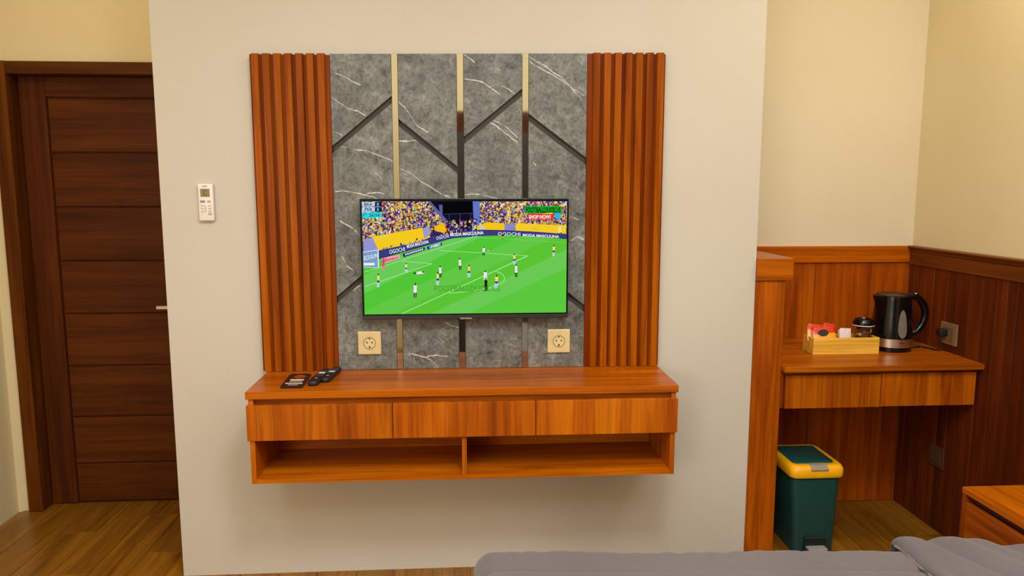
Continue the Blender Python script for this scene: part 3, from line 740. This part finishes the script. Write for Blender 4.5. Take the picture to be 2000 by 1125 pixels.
# water window: long oval patch on body facing the camera side
wm = plain('grey_water_window', (116, 110, 100), .1)
bm = NB(); cA = -PI/2-.29+.30; ns = 20; rows = []
def rbody(z):
    pr = [(.057, .0835), (.075, .0830), (.11, .0805), (.16, .0765), (.20, .0735), (.24, .0725)]
    for (a, ra), (b_, rb) in zip(pr, pr[1:]):
        if a <= z <= b_: return ra+(rb-ra)*(z-a)/(b_-a)
    return .0725
for j in range(ns+1):
    t = j/ns; z = .062+t*(.185-.062); wd = .25*math.sin(PI*min(1, max(0.0, (t*.93+.07))))**.42 if t < 1 else .01
    wd = .27*(1-abs(2*t-1)**3)**.6*(1-.35*t)+.004
    rows.append([bm.verts.new((KX+(rbody(z)+.0012)*math.cos(cA+wd*s), KY+(rbody(z)+.0012)*math.sin(cA+wd*s), DZ+z)) for s in (-1, -.6, -.2, .2, .6, 1)])
for j in range(ns):
    for k in range(5): bm.faces.new((rows[j][k], rows[j][k+1], rows[j+1][k+1], rows[j+1][k]))
smooth(obj('water_window', bm, wm, kt), 60)
bm = NB()
for a in (-.10, -.03, .04):
    A = -PI/2-.02+a
    for q in (1,):
        lathe(bm, [(.0846, DZ+.040), (.0846, DZ+.0445)], KX, KY, 2, a0=A, a1=A+.05, cap=False)
obj('logo', bm, black_mat, kt)
cord = catmull([(KX+.07, KY+.03, DZ+.006), (KX+.12, KY+.01, DZ+.006), (KX+.155, KY+.02, DZ+.005), (KX+.180, KY-.05, DZ+.006), (2.045, .205, DZ+.02), (2.036, .205, DZ+.05), (2.034, .205, DZ+.078)], 8)
bm = NB(); tube(bm, cord, .0033, 8); smooth(obj('power_cord', bm, black_mat, kt), 60)
bm = NB(); box(bm, 2.022, 2.060, .190, .222, DZ+.068, DZ+.100, .006, 2); smooth(obj('plug', bm, black_mat, kt))

# sockets on right wall
def wsocket(name, y0, y1, z0, z1, label, mat, inner):
    t = thing(name, label, 'socket', (2.068, (y0+y1)/2, (z0+z1)/2))
    obj('plate', B(2.060, 2.0685, y0, y1, z0, z1, .002, 2), mat, t)
    obj('insert', B(2.0575, 2.061, y0+.016, y1-.016, z0+.016, z1-.016, .001), inner, t)
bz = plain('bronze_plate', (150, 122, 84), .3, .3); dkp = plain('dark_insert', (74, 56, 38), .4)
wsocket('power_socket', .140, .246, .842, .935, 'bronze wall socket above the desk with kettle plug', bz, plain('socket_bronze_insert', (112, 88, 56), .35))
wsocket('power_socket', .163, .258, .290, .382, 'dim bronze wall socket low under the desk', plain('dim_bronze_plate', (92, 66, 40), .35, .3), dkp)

# ------------------------------------------------------------ bin
gr = plain('dark_green_plastic', (20, 72, 68), .42); grl = plain('dark_teal_lid', (24, 74, 72), .35); yl = plain('yellow_plastic', (246, 178, 16), .38)
bn = thing('pedal_bin', 'dark green pedal bin with yellow rim under the desk', 'bin', (1.43, .13, 0))
def rr(x0, x1, y0, y1, r, z): return [(p[0], p[1], z) for p in rrect(x0, x1, y0, y1, r)]
bm = NB(); loft(bm, [rr(1.350, 1.516, .022, .245, .020, .003), rr(1.349, 1.517, .020, .247, .022, .010), rr(1.322, 1.526, .004, .258, .026, .342)])
body = smooth(obj('body', bm, gr, bn), 40)
obj('pedal_recess', B(1.385, 1.478, .006, .03, .010, .078, .003), plain('dark_recess', (8, 24, 22), .6), bn)
obj('pedal', box(NB(), 1.392, 1.472, -.026, .018, .030, .042, .004, 2), plain('grey_pedal', (150, 150, 146), .5), bn)
bm = NB(); lp = [rr(1.314, 1.536, -.006, .262, .030, .338), rr(1.311, 1.539, -.009, .265, .032, .345), rr(1.312, 1.538, -.008, .264, .032, .372), rr(1.320, 1.530, .002, .258, .030, .386), rr(1.332, 1.518, .016, .246, .024, .388), rr(1.338, 1.510, .036, .236, .020, .384)]
smooth(obj('rim', loft(bm, lp), yl, bn), 50)
bm = NB(); loft(bm, [rr(1.337, 1.511, .038, .236, .018, .380), rr(1.337, 1.511, .038, .236, .018, .3885), rr(1.342, 1.506, .043, .231, .016, .391)]); smooth(obj('lid', bm, grl, bn), 40)
bm = NB(); prism(bm, [(-.0115, .370), (-.0125, .375), (.004, .3905), (.020, .3925), (.020, .386), (.004, .384)], 1.392, 1.462, 'yz'); obj('latch', bm, plain('grey_latch', (150, 138, 118), .4), bn)

# ------------------------------------------------------------ nightstand
ns_ = thing('nightstand', 'orange wood nightstand with drawer beside the bed at right wall', 'nightstand', (1.87, -.68, 0))
obj('top_board', B(1.679, 2.060, -.868, -.498, .480, .500, .0015), oak_y, ns_)
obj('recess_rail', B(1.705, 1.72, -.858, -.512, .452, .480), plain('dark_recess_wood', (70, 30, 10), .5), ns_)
obj('drawer', B(1.682, 1.70, -.850, -.518, .270, .452, .001), oak_y, ns_)
obj('side_panel', B(1.680, 2.058, -.515, -.499, .02, .4798, .001), oak_v, ns_)
obj('side_panel', B(1.680, 2.058, -.868, -.852, .02, .4798, .001), oak_v, ns_)
obj('drawer', B(1.682, 1.70, -.850, -.518, .075, .266, .001), oak_y, ns_)
obj('back_board', B(2.03, 2.056, -.852, -.515, .02, .48), oak_v, ns_)
obj('plinth', B(1.70, 2.05, -.86, -.51, 0, .04), black_mat, ns_)

# ------------------------------------------------------------ bed
bed = thing('bed', 'double bed with white mattress under grey duvet in the foreground', 'bed', (1.05, -1.85, 0))
obj('base', B(.10, 2.03, -2.70, -1.00, .04, .24, .01), oak_h, bed)
obj('mattress', B(.09, 2.02, -2.72, -.985, .24, .452, .04, 3), sheet_m, bed)
for x in (.18, 1.95):
    for y in (-2.6, -1.1): obj('leg', B(x-.03, x+.03, y-.03, y+.03, 0, .05), black_mat, bed)
obj('headboard', B(2.022, 2.046, -2.72, -.985, .06, 1.10, .01, 2), oak_h, bed)
def edge(u, r):
    """u measured inward from the outer hanging edge; returns (inset, drop)"""
    if u >= r: return u, 0
    q = r*PI/2; s = r-u
    if s <= q: a = s/r; return r-r*math.sin(a), r-r*math.cos(a)
    return 0, r+(s-q)
dv = thing('duvet', 'grey quilted duvet spread over the bed, turned back at right', 'duvet', (1.05, -1.85, .45))
X0, Y1 = .018, -.888; X1, Y0 = 2.015, -2.80
def sheet(x0, y1, x1, y0, top, hang_x, hang_y, nx, ny, r, fold=0, hx_end=0, rx=None):
    rx = rx or r
    bm = NB(); G_ = []
    for i in range(nx+1):
        u = -hang_x+(x1-x0+hang_x)*i/nx; ix_, dx = edge(u, rx); row = []
        for j in range(ny+1):
            v = -hang_y+((y1-y0)+hang_y)*(j/ny)**1.6
            iy, dy = edge(v, r); X = x0+ix_; Y = y1-iy
            z = top-max(dx, dy)-.25*min(dx, dy)
            wob = noise.noise(Vector((X*2.2, Y*2.6, 3+fold)))*.005+noise.noise(Vector((X*7, Y*5, 9+fold)))*.0045+noise.noise(Vector((X*22, Y*9, 1+fold)))*.0016
            if fold:
                q = (X-1.2)*1.0+(Y+.9)*.35
                wob += .010*math.exp(-((q-.17)/.035)**2)-.006*math.exp(-((q-.10)/.02)**2)+.007*math.exp(-((q-.06)/.025)**2) - .018*max(0, min(1, (q-.22)/.08))
                wob += .006*math.sin(q*55+noise.noise(Vector((X*3, Y*3, 2)))*4)*max(0, 1-q/.6)
            else:
                wob -= .009*math.exp(-((Y+1.015+.004*math.sin(X*7))/.007)**2)+.009*math.exp(-((Y+1.39)/.006)**2)+.009*math.exp(-((Y+1.73)/.006)**2)
                wob -= .006*math.exp(-((X-.92-.3*(Y+.95))/.007)**2)*max(0, 1-abs(Y+.97)*9)
                wob += .004*noise.noise(Vector((X*30, Y*4, 7)))*max(0, 1-abs(Y+.93)*12)
            hang = max(dx, dy)
            X += -.012*noise.noise(Vector((Y*6, z*3, 5)))*min(1, hang*8); Y += .014*noise.noise(Vector((X*7, z*3, 8+fold)))*min(1, hang*8)
            Y += .066*(1.2-X)-.010; row.append(bm.verts.new((X, Y, max(z+wob, .06))))
        G_.append(row)
    for i in range(nx):
        for j in range(ny): bm.faces.new((G_[i][j], G_[i+1][j], G_[i+1][j+1], G_[i][j+1]))
    return bm
o = smooth(obj('cover', sheet(X0, Y1, X1, Y0, .501, .30, .30, 220, 170, .045, rx=.075), duvet_m, dv), 80)
md = o.modifiers.new('thick', 'SOLIDIFY'); md.thickness = .02; md.offset = -1
o = smooth(obj('turned_back_fold', sheet(1.205, -.872, 1.70, -1.9, .530, .022, .26, 120, 150, .035, fold=4, rx=.026), duvet_m, dv), 80)
md = o.modifiers.new('thick', 'SOLIDIFY'); md.thickness = .012; md.offset = -1
# piping along the folded edge
pp = []
for k in range(130):
    yy = -.90-k*.02; pp.append((1.203+.004*math.sin(k*.6), yy-.0005, .503+.002*math.sin(k)))
smooth(obj('piping', tube(NB(), pp, .004, 6), seam_m, dv), 80)

# ------------------------------------------------------------ cupboard added behind the camera, seen only as dark reflections in the mirror strips
wd = thing('reflection_wardrobe', 'tall dark cupboard added behind the bed side for dark reflections in the mirror strips', 'reflection_wardrobe', (.5, YF+.3, 0))
obj('body', B(-.20, 1.15, YF+.01, YF+.56, 0, 2.16, .004), door_v, wd)
for a in (-.18, .265, .71):
    d = obj('door', B(a, a+.44, YF+.56, YF+.58, .08, 1.98, .003), plain('charcoal_door', (52, 50, 52), .4), wd) if a == -.18 else obj('door', B(a, a+.44, YF+.56, YF+.58, .08, 1.98, .003), bpy.data.materials['charcoal_door'], wd)
    obj('handle', B(a+.39, a+.40, YF+.58, YF+.60, .9, 1.2, .002), steel_m, d)
